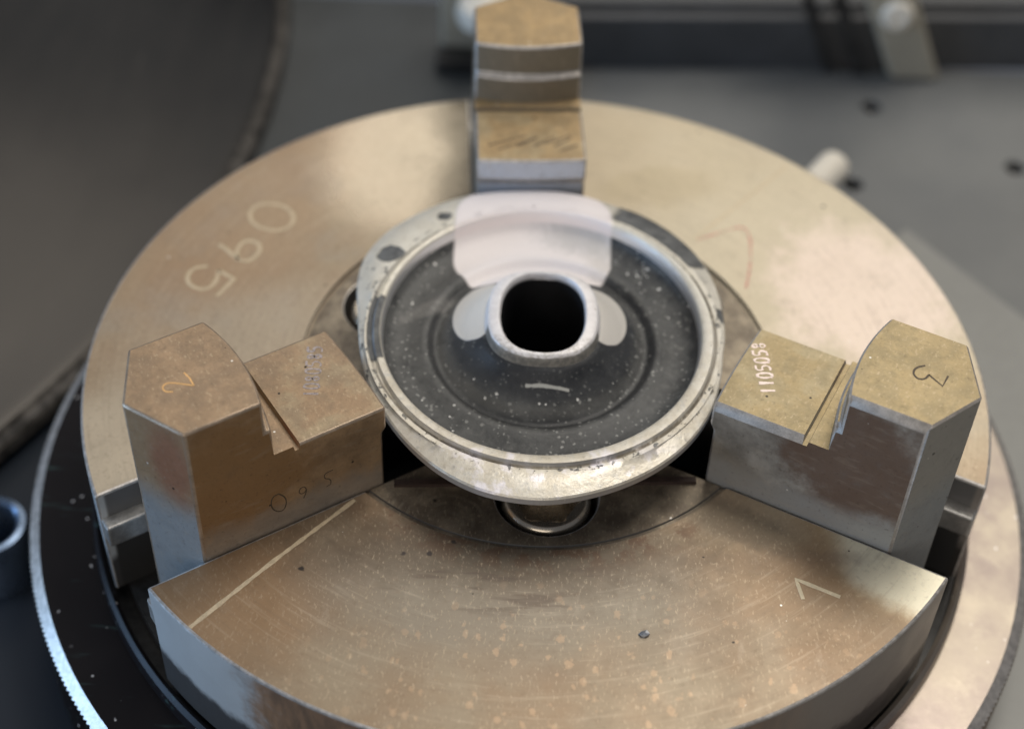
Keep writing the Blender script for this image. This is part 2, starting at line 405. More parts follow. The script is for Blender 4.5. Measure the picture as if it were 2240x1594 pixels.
def drum_steel():
    k = Mat('dark_brushed_drum_steel')
    st = k.noise(9, 5, 0.6, k.stretch(1, 0.16, 1, 8))
    n1, n2 = k.noise(50, 5, 0.6), k.noise(5, 4)
    c = k.mix((st * 0.6 + n1 * 0.4).step(0.36, 0.64), (0.010, 0.011, 0.013), (0.020, 0.020, 0.021))
    c = k.mix(k.ell(270, -190, 130, 110, 35, 0.6, n1, 0.5) * 0.8, c, (0.13, 0.118, 0.105))  # lighter lower-left sheen of the dome, painted into the colour
    c = k.mix(k.noise(1.6, 3, 0.5, k.stretch(1, 0.05, 1, 6)).step(0.70, 0.78) * 0.12, c, (0.45, 0.43, 0.40))
    c = k.mix(k.specks(26, 0.35, 0.05), c, (0.6, 0.6, 0.56))
    rim = k.r.step(325.2, 325.8)
    rc = k.mix(n2.step(0.35, 0.65), (0.03, 0.028, 0.026), (0.12, 0.11, 0.10))
    c = k.mix(rim, c, rc)
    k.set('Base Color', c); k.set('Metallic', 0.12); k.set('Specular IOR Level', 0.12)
    k.set('Roughness', st * 0.12 + 0.27 + rim * 0.1)
    k.bump(st * 0.7 + n2 * 0.3, 0.02)
    return k.m


def table_paint():
    k = Mat('grey_machine_table_paint')
    n1, n2 = k.noise(60, 5, 0.6), k.noise(4, 4)
    c = k.mix(n1.step(0.35, 0.65), (0.150, 0.156, 0.158), (0.19, 0.194, 0.19))
    c = k.mix(n2.step(0.5, 0.8) * 0.3, c, (0.12, 0.12, 0.115))
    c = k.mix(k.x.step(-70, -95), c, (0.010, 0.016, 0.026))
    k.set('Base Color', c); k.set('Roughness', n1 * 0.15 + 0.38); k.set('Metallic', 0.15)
    return k.m


M = {
    'chuck': chuck_steel(),
    'jaw_gold': jaw_steel('gold_brown_jaw_steel', (0.50, 0.35, 0.18), (0.30, 0.24, 0.17), (0.26, 0.20, 0.14), 0.4),  # gold of the top is a reflection painted into the colour
    'jaw_brown': jaw_steel('rust_brown_jaw_steel', (0.44, 0.305, 0.19), (0.40, 0.27, 0.155), (0.34, 0.20, 0.09), 0.5),
    'jaw_grey': jaw_steel('grey_brown_jaw_steel', (0.46, 0.355, 0.19), (0.40, 0.375, 0.33), (0.19, 0.125, 0.09), 1.0),
    'edge': plain('bare_edge_steel', (0.52, 0.49, 0.46), 0.38, 0.6, 0.4, 1.6),
    'edge_grey': plain('worn_grey_edge_steel', (0.42, 0.385, 0.35), 0.52, 0.35, 0.3, 2.5),
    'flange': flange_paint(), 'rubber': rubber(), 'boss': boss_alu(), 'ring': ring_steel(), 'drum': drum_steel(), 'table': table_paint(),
    'dark': plain('oily_black_steel', (0.05, 0.048, 0.046), 0.4, 0.5, 0.4, 5),
    'bore': plain('black_bore', (0.008, 0.008, 0.009), 0.6, 0.0, 0.3, 4),
    'slot': plain('dark_slot_steel', (0.10, 0.098, 0.095), 0.42, 0.6, 0.35, 5),
    'rail': plain('bare_rail_steel', (0.52, 0.50, 0.47), 0.36, 0.75, 0.3, 4),
    'bolt': plain('shiny_bolt_steel', (0.62, 0.55, 0.45), 0.25, 0.85, 0.1, 6),
    'rust': plain('rusty_strip_steel', (0.055, 0.035, 0.028), 0.6, 0.3, 0.4, 2),
    'mark': plain('pale_scratched_mark', (0.62, 0.51, 0.35), 0.45, 0.4, 0.2, 1.5),
    'mark_dim': plain('dull_scratched_mark', (0.60, 0.52, 0.37), 0.5, 0.4, 0.2, 1.5),
    'mark_orange': plain('orange_etched_mark', (0.80, 0.48, 0.20), 0.5, 0.3, 0.25, 1.5),
    'mark_dark': plain('dark_etched_mark', (0.10, 0.075, 0.05), 0.6, 0.2, 0.35, 1.5),
    'mark_pink': plain('pale_pink_stamp_mark', (0.95, 0.75, 0.68), 0.4, 0.3, 0.15, 1.0),
    'mark_lilac': plain('lilac_grey_stamp_mark', (0.40, 0.345, 0.34), 0.45, 0.4, 0.5, 0.6),
    'red': plain('red_crayon', (0.76, 0.42, 0.33), 0.7, 0, 0.25, 1.0),
    'white': plain('white_plastic', (0.88, 0.82, 0.71), 0.4, 0.0, 0.05, 6),
    'beige': plain('beige_painted_metal', (0.40, 0.365, 0.29), 0.45, 0.1, 0.12, 20),
    'darkplate': plain('dark_grey_shadow_and_unseen_parts', (0.055, 0.06, 0.062), 0.45, 0.15, 0.2, 30),
    'blockgrey': plain('grey_block_paint', (0.08, 0.082, 0.086), 0.5, 0.1, 0.2, 20),
    'lightplate': plain('light_grey_plate_paint', (0.26, 0.26, 0.245), 0.4, 0.15, 0.1, 30),
    'blue': plain('blue_black_enamel', (0.012, 0.022, 0.04), 0.3, 0.2, 0.3, 20),
    'bluesteel': plain('blued_pipe_steel', (0.16, 0.22, 0.32), 0.28, 0.8, 0.2, 10),
    'edge_brown': plain('brown_edge_steel', (0.44, 0.34, 0.25), 0.4, 0.6, 0.25, 3),
    'chip': plain('bright_metal_chip', (0.6, 0.62, 0.66), 0.3, 0.9, 0.3, 1),
}


# ------------------------------------------------------------------ mesh helpers (all sizes in millimetres)
def mesh(name, verts, faces, mats, smooth=False, angle=35):
    me = bpy.data.meshes.new(name)
    me.from_pydata([tuple(c * MM for c in v) for v in verts], [], faces)
    bm = bmesh.new(); bm.from_mesh(me)
    bmesh.ops.recalc_face_normals(bm, faces=bm.faces)
    if smooth:
        for f in bm.faces: f.smooth = True
        for e in bm.edges:
            if len(e.link_faces) == 2 and e.calc_face_angle(0) > R(angle): e.smooth = False
    bm.to_mesh(me); bm.free()
    for m in (mats if isinstance(mats, (list, tuple)) else [mats]): me.materials.append(M[m] if isinstance(m, str) else m)
    return me


def link(name, me, parent=None, loc=None, rotz=0.0):
    o = bpy.data.objects.new(name, me); COL.objects.link(o)
    if loc: o.location = [c * MM for c in loc]
    o.rotation_euler.z = R(rotz)
    if parent is not None:
        o.parent = parent
        bpy.context.view_layer.update()
        o.matrix_parent_inverse = parent.matrix_world.inverted()
    return o


def thing(name, label, cat, loc=(0, 0, 0), group=None):
    o = bpy.data.objects.new(name, None); COL.objects.link(o)
    o.location = [c * MM for c in loc]; o.empty_display_size = 0.01
    o['label'] = label; o['category'] = cat
    if group: o['group'] = group
    bpy.context.view_layer.update()
    return o


def tag(o, label, cat, group=None):
    o['label'] = label; o['category'] = cat
    if group: o['group'] = group
    return o


def structure(o):
    o['kind'] = 'structure'; return o


def lathe(loops, n=96, close=False, cap_start=False, cap_end=False):
    """loops: list of (r, z) or functions of the angle giving (r, z)."""
    v, f = [], []
    for lp in loops:
        for i in range(n):
            t = 2 * math.pi * i / n
            r, z = lp(t) if callable(lp) else lp
            v.append((r * math.cos(t), r * math.sin(t), z))
    m = len(loops)
    for j in range(m if close else m - 1):
        a, b = j * n, ((j + 1) % m) * n
        for i in range(n):
            k = (i + 1) % n
            f.append((a + i, a + k, b + k, b + i))
    if cap_start: f.append(tuple(reversed(range(n))))
    if cap_end: f.append(tuple(range((m - 1) * n, m * n)))
    return v, f


def prism(poly, z0, z1):
    n = len(poly)
    v = [(x, y, z0) for x, y in poly] + [(x, y, z1) for x, y in poly]
    f = [tuple(reversed(range(n))), tuple(range(n, 2 * n))] + [(i, (i + 1) % n, n + (i + 1) % n, n + i) for i in range(n)]
    return v, f


def box(x0, x1, y0, y1, z0, z1):
    return prism([(x0, y0), (x1, y0), (x1, y1), (x0, y1)], z0, z1)


def bevel(o, w, seg=1, mat=-1, ang=30):
    b = o.modifiers.new('bevel', 'BEVEL'); b.width = w * MM; b.segments = seg; b.limit_method = 'ANGLE'; b.angle_limit = R(ang)
    b.material = mat; b.use_clamp_overlap = False; b.harden_normals = False
    return o


def bake(o):
    dg = bpy.context.evaluated_depsgraph_get(); dg.update()
    me = bpy.data.meshes.new_from_object(o.evaluated_get(dg), depsgraph=dg)
    o.modifiers.clear(); old = o.data; o.data = me; me.name = old.name
    return o


def cut(o, cutters):
    for c in cutters:
        b = o.modifiers.new('cut', 'BOOLEAN'); b.object = c; b.operation = 'DIFFERENCE'; b.solver = 'EXACT'
    bake(o)
    for c in cutters: bpy.data.objects.remove(c)


def stroke(pts, width, height, close=False, jitter=0.0):
    """A raised or filled line along pts (2-D), `height` thick, as a ribbon with mitred joints; lies on z=0."""
    P = [Vector(p) for p in pts]
    if jitter:
        Q = []
        for a, b in zip(P, P[1:]):
            m = max(1, int((b - a).length / 1.2))
            Q += [a.lerp(b, i / m) for i in range(m)]
        P = Q + [P[-1]]
    n = len(P); v, f = [], []
    for i, p in enumerate(P):
        a = P[max(0, i - 1)]; b = P[min(n - 1, i + 1)]
        t = (b - a)
        t = t.normalized() if t.length > 1e-9 else Vector((1, 0))
        nn = Vector((-t.y, t.x)); w = width / 2 * (1 + random.uniform(-jitter, jitter))
        l, r = p + nn * w, p - nn * w
        v += [(l.x, l.y, -0.05), (l.x * .9 + r.x * .1, l.y * .9 + r.y * .1, height), (l.x * .1 + r.x * .9, l.y * .1 + r.y * .9, height), (r.x, r.y, -0.05)]
    for i in range(n - 1):
        a, b = 4 * i, 4 * i + 4
        for k in range(3): f.append((a + k, a + k + 1, b + k + 1, b + k))
    f += [(0, 3, 2, 1), (4 * n - 4, 4 * n - 3, 4 * n - 2, 4 * n - 1)]
    return v, f


def smooth_line(pts, rounds=2):
    """Corner cutting, keeps the ends."""
    for _ in range(rounds):
        q = [pts[0]]
        for a, b in zip(pts, pts[1:]):
            q += [(a[0] * .75 + b[0] * .25, a[1] * .75 + b[1] * .25), (a[0] * .25 + b[0] * .75, a[1] * .25 + b[1] * .75)]
        pts = q + [pts[-1]]
    return pts


def shift(vf, dx=0, dy=0, dz=0):
    return [(x + dx, y + dy, z + dz) for x, y, z in vf[0]], vf[1]


def merge(parts):
    v, f = [], []
    for pv, pf in parts:
        k = len(v); v += pv; f += [tuple(i + k for i in q) for q in pf]
    return v, f


# ------------------------------------------------------------------ the machine table and what stands behind
table_v = box(-900, 700, -600, 213, -90, -62)
table = structure(link('table_top', mesh('table_top', *table_v, 'table')))
HOLES = [(109.0, 189.5), (151.5, 160.0), (98.0, 147.5)]
cut(table, [link('cutter', mesh('cutter', *shift(lathe([(3.4, 12), (3.4, -8)], 24, cap_start=True, cap_end=True), x, y, -62), 'dark')) for x, y in HOLES])
for x, y in HOLES:
    v, f = lathe([(3.2, -7.5), (3.2, -2.2), (2.6, -1.6), (1.6, -1.6), (1.5, -4.5)], 20, cap_start=True, cap_end=True)
    tag(link('socket_screw', mesh('socket_screw', v, f, 'dark', True), None, (x, y, -62)),
        'dark screw sunk in the grey table, ' + ('farthest back, below the beige post' if 100 < x < 130 else 'just beside the white pin' if x < 100 else 'nearest the right edge'), 'screw', 'screws sunk in the table')
lp = [(111, 123.5), (118, 114), (150, 73), (330, -165), (330, -520), (-10, -520), (-10, -30), (75, 85)]
pl = tag(link('floor_plate', mesh('floor_plate', *prism([(x - 100, y + 100) for x, y in lp], 0, 3.6), 'lightplate'), None, (100, -100, -62)),
         'light grey painted plate lying on the table right of the chuck', 'plate')
bevel(pl, 0.5)
cp = tag(link('shadow_plate', mesh('shadow_plate', *box(-160, 46, -60, 67, 0, 3.0), 'darkplate'), None, (-38, 170, -61.99)),  # added dark plate, stands in for shadow on the table
         'dark grey plate added for the shadow on the table behind the chuck and left jaw', 'plate')
bevel(cp, 0.6)
rl = thing('machine_rail', 'dark raised machine rail across the back with a beige top', 'rail', (0, 232, -62))
bevel(link('rail_body', mesh('rail_body', *box(-8, 700, 214, 260, -62.5, -41.5), 'blockgrey'), rl), 1.2, 2)
bevel(link('rail_cap', mesh('rail_cap', *box(-7, 700, 218, 262, -41.4, -38.4), 'blockgrey'), rl), 0.8, 2)
for o_ in rl.children: o_.location = (0, 0, 0)
rl.rotation_euler.z = R(A0); rl.location = (0, 0.2210, -0.062)
bk = structure(link('back_wall', mesh('back_wall', *box(-120, 900, 380, 400, -90, 60), 'blockgrey')))
# beige column at the right rear with its knob
px = 125.5
col = thing('beige_post', 'beige flat post leaning over the dark rail at the back right', 'post', (px, 208, -62))
v, f = prism([(-8.6, -3.2), (8.6, -3.2), (8.6, 3.2), (-8.6, 3.2)], 0, 92)
v = [(x + px - z * 0.45, y + 208.4, z - 61.6) for x, y, z in v]
bevel(link('post_body', mesh('post_body', v, f, 'beige'), col), 1.6, 3)
v, f = lathe([(5.2, 0), (5.4, 1.2), (4.6, 2.4), (2.6, 2.9), (2.2, 2.2)], 28, cap_start=True, cap_end=True)
v = [(x + px - 11.0, -z + 205.6, y - 36.0) for x, y, z in v]
link('screw_head', mesh('screw_head', v, f, 'white', True), col)
for xx, w, nm in ((107.5, 4.6, 'nearer the post'), (97.0, 4.0, 'farther from the post')):
    v, f = box(-w / 2, w / 2, -1.6, 1.6, 0, 70)
    v = [(x + xx - z * 0.42, y + 209.0, z - 61.6) for x, y, z in v]
    tag(link('dark_cable', mesh('dark_cable', v, f, 'dark'), None), 'dark flat cable hanging on the rail left of the beige post, ' + nm, 'cable', 'cables by the beige post')
# bracket behind the back jaw
br = thing('clamp_bracket', 'blurred grey bracket with a pale knob behind the back jaw', 'bracket', (-36, 205, -62))
bevel(link('bracket_body', mesh('bracket_body', *box(-36, -16.5, 203, 210, -58.9, 96), 'beige'), br), 2.0, 3)
v, f = box(-37, -15.5, 202, 211, 0, 190)
v = [(x, y, z + 92 + (0 if z > 1 else -(x + 15.5) * 1.15)) for x, y, z in v]
bevel(link('unseen_bracket_arm', mesh('unseen_bracket_arm', v, f, 'darkplate'), br), 1.0, 2)  # unseen, shaped and placed for its dark reflection in the chuck face
bevel(link('bracket_shadow_block', mesh('bracket_shadow_block', *box(-37, -12, 193, 202.5, -58.9, -54), 'dark'), br), 1.0, 2)  # dark block stands in for the shadow below the bracket
v, f = lathe([(3, 0), (8.5, 1), (9.5, 4), (8.5, 8), (5, 10), (0.4, 10.5)], 32, cap_start=True, cap_end=True)
link('knob', mesh('knob', *shift((v, f), -21, 198, -42), 'white', True), br)
# big domed steel drum on the left
DR = 329.4
prof = [(DR - 1.5, -4.75)] + [(DR, -4.3), (DR, -0.9), (DR - 0.8, -0.1), (DR - 3.2, 0.2), (DR - 3.7, 0.9), (DR - 4.6, 1.5), (DR - 8.6, 1.7)]
for i in range(1, 26):
    r = (DR - 8.6) * (1 - i / 26)
    prof.append((r, 1.7 + 48 * (1 - (r / (DR - 8.6)) ** 2)))
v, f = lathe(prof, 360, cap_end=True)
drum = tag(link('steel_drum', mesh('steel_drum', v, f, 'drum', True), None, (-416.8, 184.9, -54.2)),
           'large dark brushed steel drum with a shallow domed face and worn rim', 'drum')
# blued pipe, lower left
v, f = lathe([(9.4, 0.02), (9.5, 15), (8.9, 16.4), (7.6, 16.8), (6.7, 16.2), (6.4, 14), (6.4, 0.02)], 48)
tag(link('pipe_stub', mesh('pipe_stub', v, f, 'bluesteel', True), None, (-128.0, -17.5, -62)), 'blued steel pipe stub standing open beside the black plate rim', 'pipe')

# ------------------------------------------------------------------ the chuck
chuck = thing('three_jaw_chuck', 'round worn steel lathe chuck with three stepped jaws', 'lathe chuck', (0, 0, -62))
KN = lambda t: 0.5 if int(round(t / (2 * math.pi) * 1040)) % 2 else 0.0      # fine teeth round the rim
v, f = lathe([(20, -61.9), lambda t: (115.6 + KN(t), -61.9), lambda t: (116.8 + KN(t), -61), lambda t: (116.8 + KN(t), -36.9), (114.7, -35), (102.6, -35), (102.3, -31.6), (101.4, -30.6), (100.5, -31.0), (100.3, -34.0), (97, -34.2), (97, -31.0), (60, -30.9), (24, -30.9), (20, -34)], 1040, close=True)
bp = link('back_plate', mesh('back_plate', v, f, ['ring', 'dark', 'edge'], True), chuck)
for p in bp.data.polygons:
    c = p.center / MM; r = math.hypot(c.x, c.y)
    if r < 100.4 and c.z > -34.5: p.material_index = 1
    if 114.7 < r < 117.2 and -36.8 < c.z < -35.1: p.material_index = 2
bp['label'] = 'polished flat back plate ring below the chuck face, black on its left half'

H = 13.25


def sector_poly(ca):
    """Outline between the slots at ca-60 and ca+60 degrees."""
    out = []
    th0, th1 = ca - 60 + math.degrees(math.asin(H / 100)), ca + 60 - math.degrees(math.asin(H / 100))
    n = 90
    out += [(100 * math.cos(R(th0 + (th1 - th0) * i / n)), 100 * math.sin(R(th0 + (th1 - th0) * i / n))) for i in range(n + 1)]
    t0, t1 = ca + 60 - math.degrees(math.asin(H / 24)), ca - 60 + math.degrees(math.asin(H / 24))
    out += [(24 * math.cos(R(t0 + (t1 - t0) * i / 16)), 24 * math.sin(R(t0 + (t1 - t0) * i / 16))) for i in range(17)]
    return out


segs = {}
for ca in (270 + A0, 150 + A0, 30 + A0):
    s = link('face_segment', mesh('face_segment', *prism(sector_poly(ca), -30.6, 0), ['chuck', 'edge']), chuck)
    rc = link('cutter', mesh('cutter', *lathe([(53.0, 2), (53.0, -0.95), (51.7, -0.95), (51.5, -0.55), (0.01, -0.55), (0.01, 2)], 160, close=True), ['chuck', 'edge']))
    bx, by = 38.2 * math.cos(R(ca)), 38.2 * math.sin(R(ca))
    hc = link('cutter', mesh('cutter', *shift(lathe([(10.8, 3), (10.8, -10)], 64, cap_start=True, cap_end=True), bx, by, 0), ['chuck', 'edge']))
    cut(s, [rc, hc])
    at = s.data.attributes.new('bevel_weight_edge', 'FLOAT', 'EDGE')
    for e in s.data.edges:
        a_, b_ = (s.data.vertices[q].co / MM for q in e.vertices)
        r_ = max(math.hypot(a_.x, a_.y), math.hypot(b_.x, b_.y)); d_ = math.hypot((a_.x + b_.x) / 2 - bx, (a_.y + b_.y) / 2 - by)
        if abs(a_.z) < 0.02 and abs(b_.z) < 0.02 and r_ > 53.2: at.data[e.index].value = 1.0
        elif abs(a_.z + 0.55) < 0.02 and abs(b_.z + 0.55) < 0.02 and d_ < 11: at.data[e.index].value = 0.5
        elif abs(a_.z - b_.z) > 25 and r_ > 99 and min(abs((math.degrees(math.atan2(a_.y, a_.x)) - ca + 540) % 360 - 180 - q_) for q_ in (-52.4, 52.4)) < 0.6: at.data[e.index].value = 0.8
    bevel(s, 0.6, 2, 1, 40).modifiers[0].limit_method = 'WEIGHT'
    bake(s)
    for p in s.data.polygons: p.use_smooth = False
    segs[round(ca - A0)] = s
    # bolt in its counterbore
    hexr = lambda t, r: r * math.cos(math.pi / 6) / math.cos((t % (math.pi / 3)) - math.pi / 6)
    v, f = lathe([(9.3, -9.8), (9.3, -2.2), (8.9, -1.4), (8.2, -1.0), (7.3, -1.1)] + [lambda t: (hexr(t, 7.1), -1.5), lambda t: (hexr(t, 6.8), -2.2), lambda t: (hexr(t, 6.8), -8)], 72, cap_start=True, cap_end=True)
    link('bolt', mesh('bolt', v, f, 'bolt', True), chuck, (bx, by, 0))
segs[270]['label'] = 'front face segment with a scratched 1, a scribed line and orange flecks'
segs[150]['label'] = 'rear left face segment engraved 095'
segs[30]['label'] = 'pale rear right face segment with a red crayon mark'

# guide rails in the slots
for ja in (90, 210, 330):
    for sgn in (-1, 1):
        y0, y1 = (H - 3.2, H + 0.4) if sgn > 0 else (-H - 0.4, -H + 3.2)
        g = link('guide_rail', mesh('guide_rail', *box(88.0, 98.9, y0, y1, -13.2, -7.2), 'rail'), chuck, (0, 0, 0), ja + A0)
        bevel(g, 0.5, 2)

# engraving on the face
FACE = {
    'd0': [(-68.56, 41.62), (-70.82, 43.61), (-71.72, 46.58), (-70.88, 49.54), (-68.22, 50.71), (-64.22, 50.38), (-61.52, 48.02), (-60.49, 44.96), (-61.62, 41.69), (-64.78, 40.44), (-68.56, 41.62)],
    'd9': [(-77.15, 34.65), (-74.3, 32.35), (-71.95, 29.63), (-69.4, 28.99), (-67.48, 31.43), (-67.07, 34.53), (-68.93, 36.66), (-71.36, 36.32), (-72.5, 34.14), (-72.48, 31.24), (-71.79, 29.64)],
    'd1': [(53.79, -62.02), (52.78, -57.17), (61.16, -61.03)],
    'red': [(37.61, 44.49), (45.08, 48.79), (49.1, 50.46), (50.79, 47.14), (50.05, 36.17), (48.43, 27.96)],
    'scribe': [(-36.43, -42.3), (-50.62, -58.75), (-64.36, -75.7)], 'scribe2': [(37.08, 44.96), (62.04, 75.1)]}
D5 = [(-74.67, 16.62), (-71.67, 22.76), (-75.77, 25.45)] + smooth_line([(-75.77, 25.45), (-75.59, 22.09), (-76.71, 19.23), (-78.99, 18.52), (-81.67, 20.07), (-82.86, 22.78), (-81.67, 26.09), (-78.53, 26.72)])[1:]
for nm, pts, w, par, mk in (('engraved_digit', smooth_line(FACE['d0']), 1.05, segs[150], 'mark'), ('engraved_digit', smooth_line(FACE['d9']), 1.05, segs[150], 'mark'), ('engraved_digit', D5, 1.05, segs[150], 'mark'),
                            ('engraved_digit', FACE['d1'], 1.0, segs[270], 'mark_dim')):
    link(nm, mesh(nm, *stroke(pts, w, 0.05, jitter=0.14), mk), par)
link('scribed_line', mesh('scribed_line', *stroke(FACE['scribe'], 1.0, 0.05, jitter=0.22), 'mark'), segs[270])
link('scribed_line', mesh('scribed_line', *stroke(FACE['scribe2'], 0.45, 0.05, jitter=0.2), 'mark'), segs[30])
link('crayon_mark', mesh('crayon_mark', *stroke(smooth_line(FACE['red'], 1), 0.5, 0.04, jitter=0.7), 'red'), segs[30])

# white pin sticking out of the back plate
v, f = lathe([(5.0, 0), (5.0, 43.5), (4.7, 44.8), (3.8, 45.6), (0.3, 45.9)], 32, cap_start=True, cap_end=True)
ca, sa = math.cos(R(56.5)), math.sin(R(56.5))
v = [(ca * (z + 114) - sa * x, sa * (z + 114) + ca * x, y - 43) for x, y, z in v]
link('locating_pin', mesh('locating_pin', v, f, 'white', True), chuck)


# ------------------------------------------------------------------ jaws
def jaw_mesh():
    N = 17; hw = 12.9
    v, f = [], []
    for i in range(N):
        y = -hw + 2 * hw * i / (N - 1); q = 1 - (y / hw) ** 2
        ui = 45.2 - 0.4 * q
        us = 69.7 - 1.9 * q
        uo = 86.6 + 6.6 * (1 - abs(y) / hw)
        prof = [(ui + 0.9, -21), (ui + 0.9, 14.6), (ui, 15.8), (ui, 21.5), (64.1, 21.5), (64.4, 20.2), (65.3, 20.2), (65.6, 21.5), (us, 21.5),
                (us, 28.4), (us + 1.3, 28.4), (us + 1.3, 36.5), (uo, 36.5), (uo, -21)]
        if i == 0: m = len(prof)
        v += [(x, y, z) for x, z in prof]
    for i in range(N - 1):
        a, b = i * m, (i + 1) * m
        for k in range(m):
            j = (k + 1) % m
            f.append((a + k, a + j, b + j, b + k))
    f.append(tuple(reversed(range(m)))); f.append(tuple(range((N - 1) * m, N * m)))
    return v, f


GLYPH = {'0': [[(.2, 0), (0, .5), (.2, 1), (.8, 1), (1, .5), (.8, 0), (.2, 0)]], '1': [[(.5, 0), (.5, 1)]], '5': [[(1, 1), (.1, 1), (.05, .55), (.7, .6), (1, .3), (.6, 0), (0, .05)]],
         '6': [[(.9, 1), (.2, .7), (0, .3), (.5, 0), (1, .3), (.5, .55), (.05, .4)]], '8': [[(.5, .5), (.1, .75), (.5, 1), (.9, .75), (.5, .5), (.05, .25), (.5, 0), (.95, .25), (.5, .5)]],
         '3': [[(.1, 1), (.9, 1), (.4, .6), (1, .3), (.5, 0), (0, .1)]]}


def stamp(text, origin, direction, tall, pitch, wide):
    """Characters set one after another along direction (towards the next one); returns joined strokes in jaw axes."""
    d = Vector(direction).normalized(); up = Vector((-d.y, d.x)); out = []
    for i, ch in enumerate(text):
        o = Vector(origin) + d * pitch * i
        for s in GLYPH[ch]:
            pts = [o + d * (px_ * wide) + up * (py_ * tall) for px_, py_ in s]
            out.append(stroke([tuple(p) for p in (smooth_line([tuple(q) for q in pts], 1))], 0.85 if ch == '1' else 0.55, 0.05, jitter=0.45))
    return out


jm = mesh('jaw', *jaw_mesh(), ['jaw_gold', 'edge'], True, 25)
bw = jm.attributes.new('bevel_weight_edge', 'FLOAT', 'EDGE')
jb = bmesh.new(); jb.from_mesh(jm); jb.edges.ensure_lookup_table()
wt = []
for e in jb.edges:
    zs = [q.co.z / MM for q in e.verts]; xs = [q.co.x / MM for q in e.verts]
    groove = max(zs) < 21.6 and min(zs) > 18 and min(xs) > 60 and max(xs) < 71
    sharp = len(e.link_faces) == 2 and e.calc_face_angle(0) > R(32)
    wt.append(1.0 if sharp and not groove else 0.0)
jb.free()
for i, w in enumerate(wt): bw.data[i].value = w
jm3 = jm.copy()      # the right jaw has wide worn chamfers along its near top edges
a3 = jm3.attributes['bevel_weight_edge']
for e in jm3.edges:
    a_, b_ = (jm3.vertices[q].co / MM for q in e.vertices)
    wide = a_.y < -12.8 and b_.y < -12.8 and min(a_.z, b_.z) > 21 and abs(a_.z - b_.z) < 0.1
    if not wide: a3.data[e.index].value *= 0.3
jaws = {}
for num, (ja, mk, lab) in {1: (90, 'jaw_gold', 'back jaw, gold brown, seen end on'), 2: (210, 'jaw_brown', 'left jaw numbered 2, rusty brown'), 3: (330, 'jaw_grey', 'right jaw numbered 3, grey sides')}.items():
    j = link('jaw', jm if num < 3 else jm3, chuck, (0, 0, 0), ja + A0)
    j.material_slots[0].link = 'OBJECT'; j.material_slots[0].material = M[mk]
    if num == 3:
        j.material_slots[1].link = 'OBJECT'; j.material_slots[1].material = M['edge_grey']
    if num == 2:
        j.material_slots[1].link = 'OBJECT'; j.material_slots[1].material = M['edge_brown']
    bevel(j, 0.5 if num < 3 else 1.5, 2 if num < 3 else 1, 1, 32).modifiers[0].limit_method = 'WEIGHT'
    j['label'] = lab
    jaws[num] = j


def on_jaw(num, name, vf, mat, dz):
    o = link(name, mesh(name, *shift(vf, 0, 0, dz), mat))
    o.rotation_euler.z = jaws[num].rotation_euler.z
    o.parent = jaws[num]; bpy.context.view_layer.update()
    o.matrix_parent_inverse = jaws[num].matrix_world.inverted()
    return o


TWO = [(79.97, -1.8), (79.67, 0.09), (79.8, 2.27)] + smooth_line([(79.8, 2.27), (81.36, 0.87), (83.14, -0.61), (84.32, -0.88), (85.12, -0.14), (85.02, 1.12), (83.77, 1.74)])[1:]
THREE = smooth_line([(80.9, 3.05), (79.47, 1.61), (79.43, -0.15), (80.78, -1.24), (82.03, -0.54), (82.31, 0.98)]) + [(85.54, -0.7), (85.67, 2.51)]
on_jaw(2, 'etched_digit', stroke(TWO, 0.42, 0.04), 'mark_orange', 36.5)
on_jaw(3, 'etched_digit', stroke(THREE, 0.5, 0.04), 'mark_dark', 36.5)
on_jaw(3, 'serial_stamp', merge(stamp('1105058', (55.0, -3.6), (-0.5, 0.87), 3.0, 2.15, 1.5)), 'mark_pink', 21.5)
on_jaw(2, 'serial_stamp', merge(stamp('1080585', (55.3, 3.4), (-0.52, -0.86), 3.0, 2.1, 1.5)), 'mark_lilac', 21.5)
NICK = [[(50.88, 10.05), (54.55, 1.14)], [(49.23, 7.87), (53.88, -1.7)], [(50.55, 3.35), (53.88, -1.7)], [(50.55, -0.72), (54.22, -5.82)], [(50.55, -5.61), (53.89, -9.91)], [(48.57, -6.72), (50.88, -11.14)], [(51.55, -3.22), (54.56, -9.54)]]
on_jaw(1, 'scratches', merge([stroke(s, 0.46, 0.03, jitter=0.5) for s in NICK]), 'mark_dark', 21.5)['kind'] = 'stuff'
SIDE = [[(69.65, 9.92), (68.37, 8.23), (68.18, 6.25), (68.89, 4.5), (70.21, 4.69), (71.4, 6.36), (71.51, 8.6), (70.79, 9.88), (69.65, 9.92)], [(63.75, 7.6), (64.2, 6.95), (65.1, 7.1), (65.4, 8.0), (64.9, 8.9), (64.1, 8.8), (63.7, 7.9), (63.8, 6.8), (64.5, 5.5)],
        [(57.61, 10.09), (59.56, 10.01), (59.65, 8.53), (58.33, 7.75), (58.2, 6.12), (59.35, 5.88)]]
for i, s in enumerate(SIDE):
    v, f = stroke(smooth_line(s, 2), 0.34 if i == 0 else 0.26, 0.03)
    on_jaw(2, 'stamped_digit', ([(x, 12.9 + z, y) for x, y, z in v], f), 'mark_dark', 0)

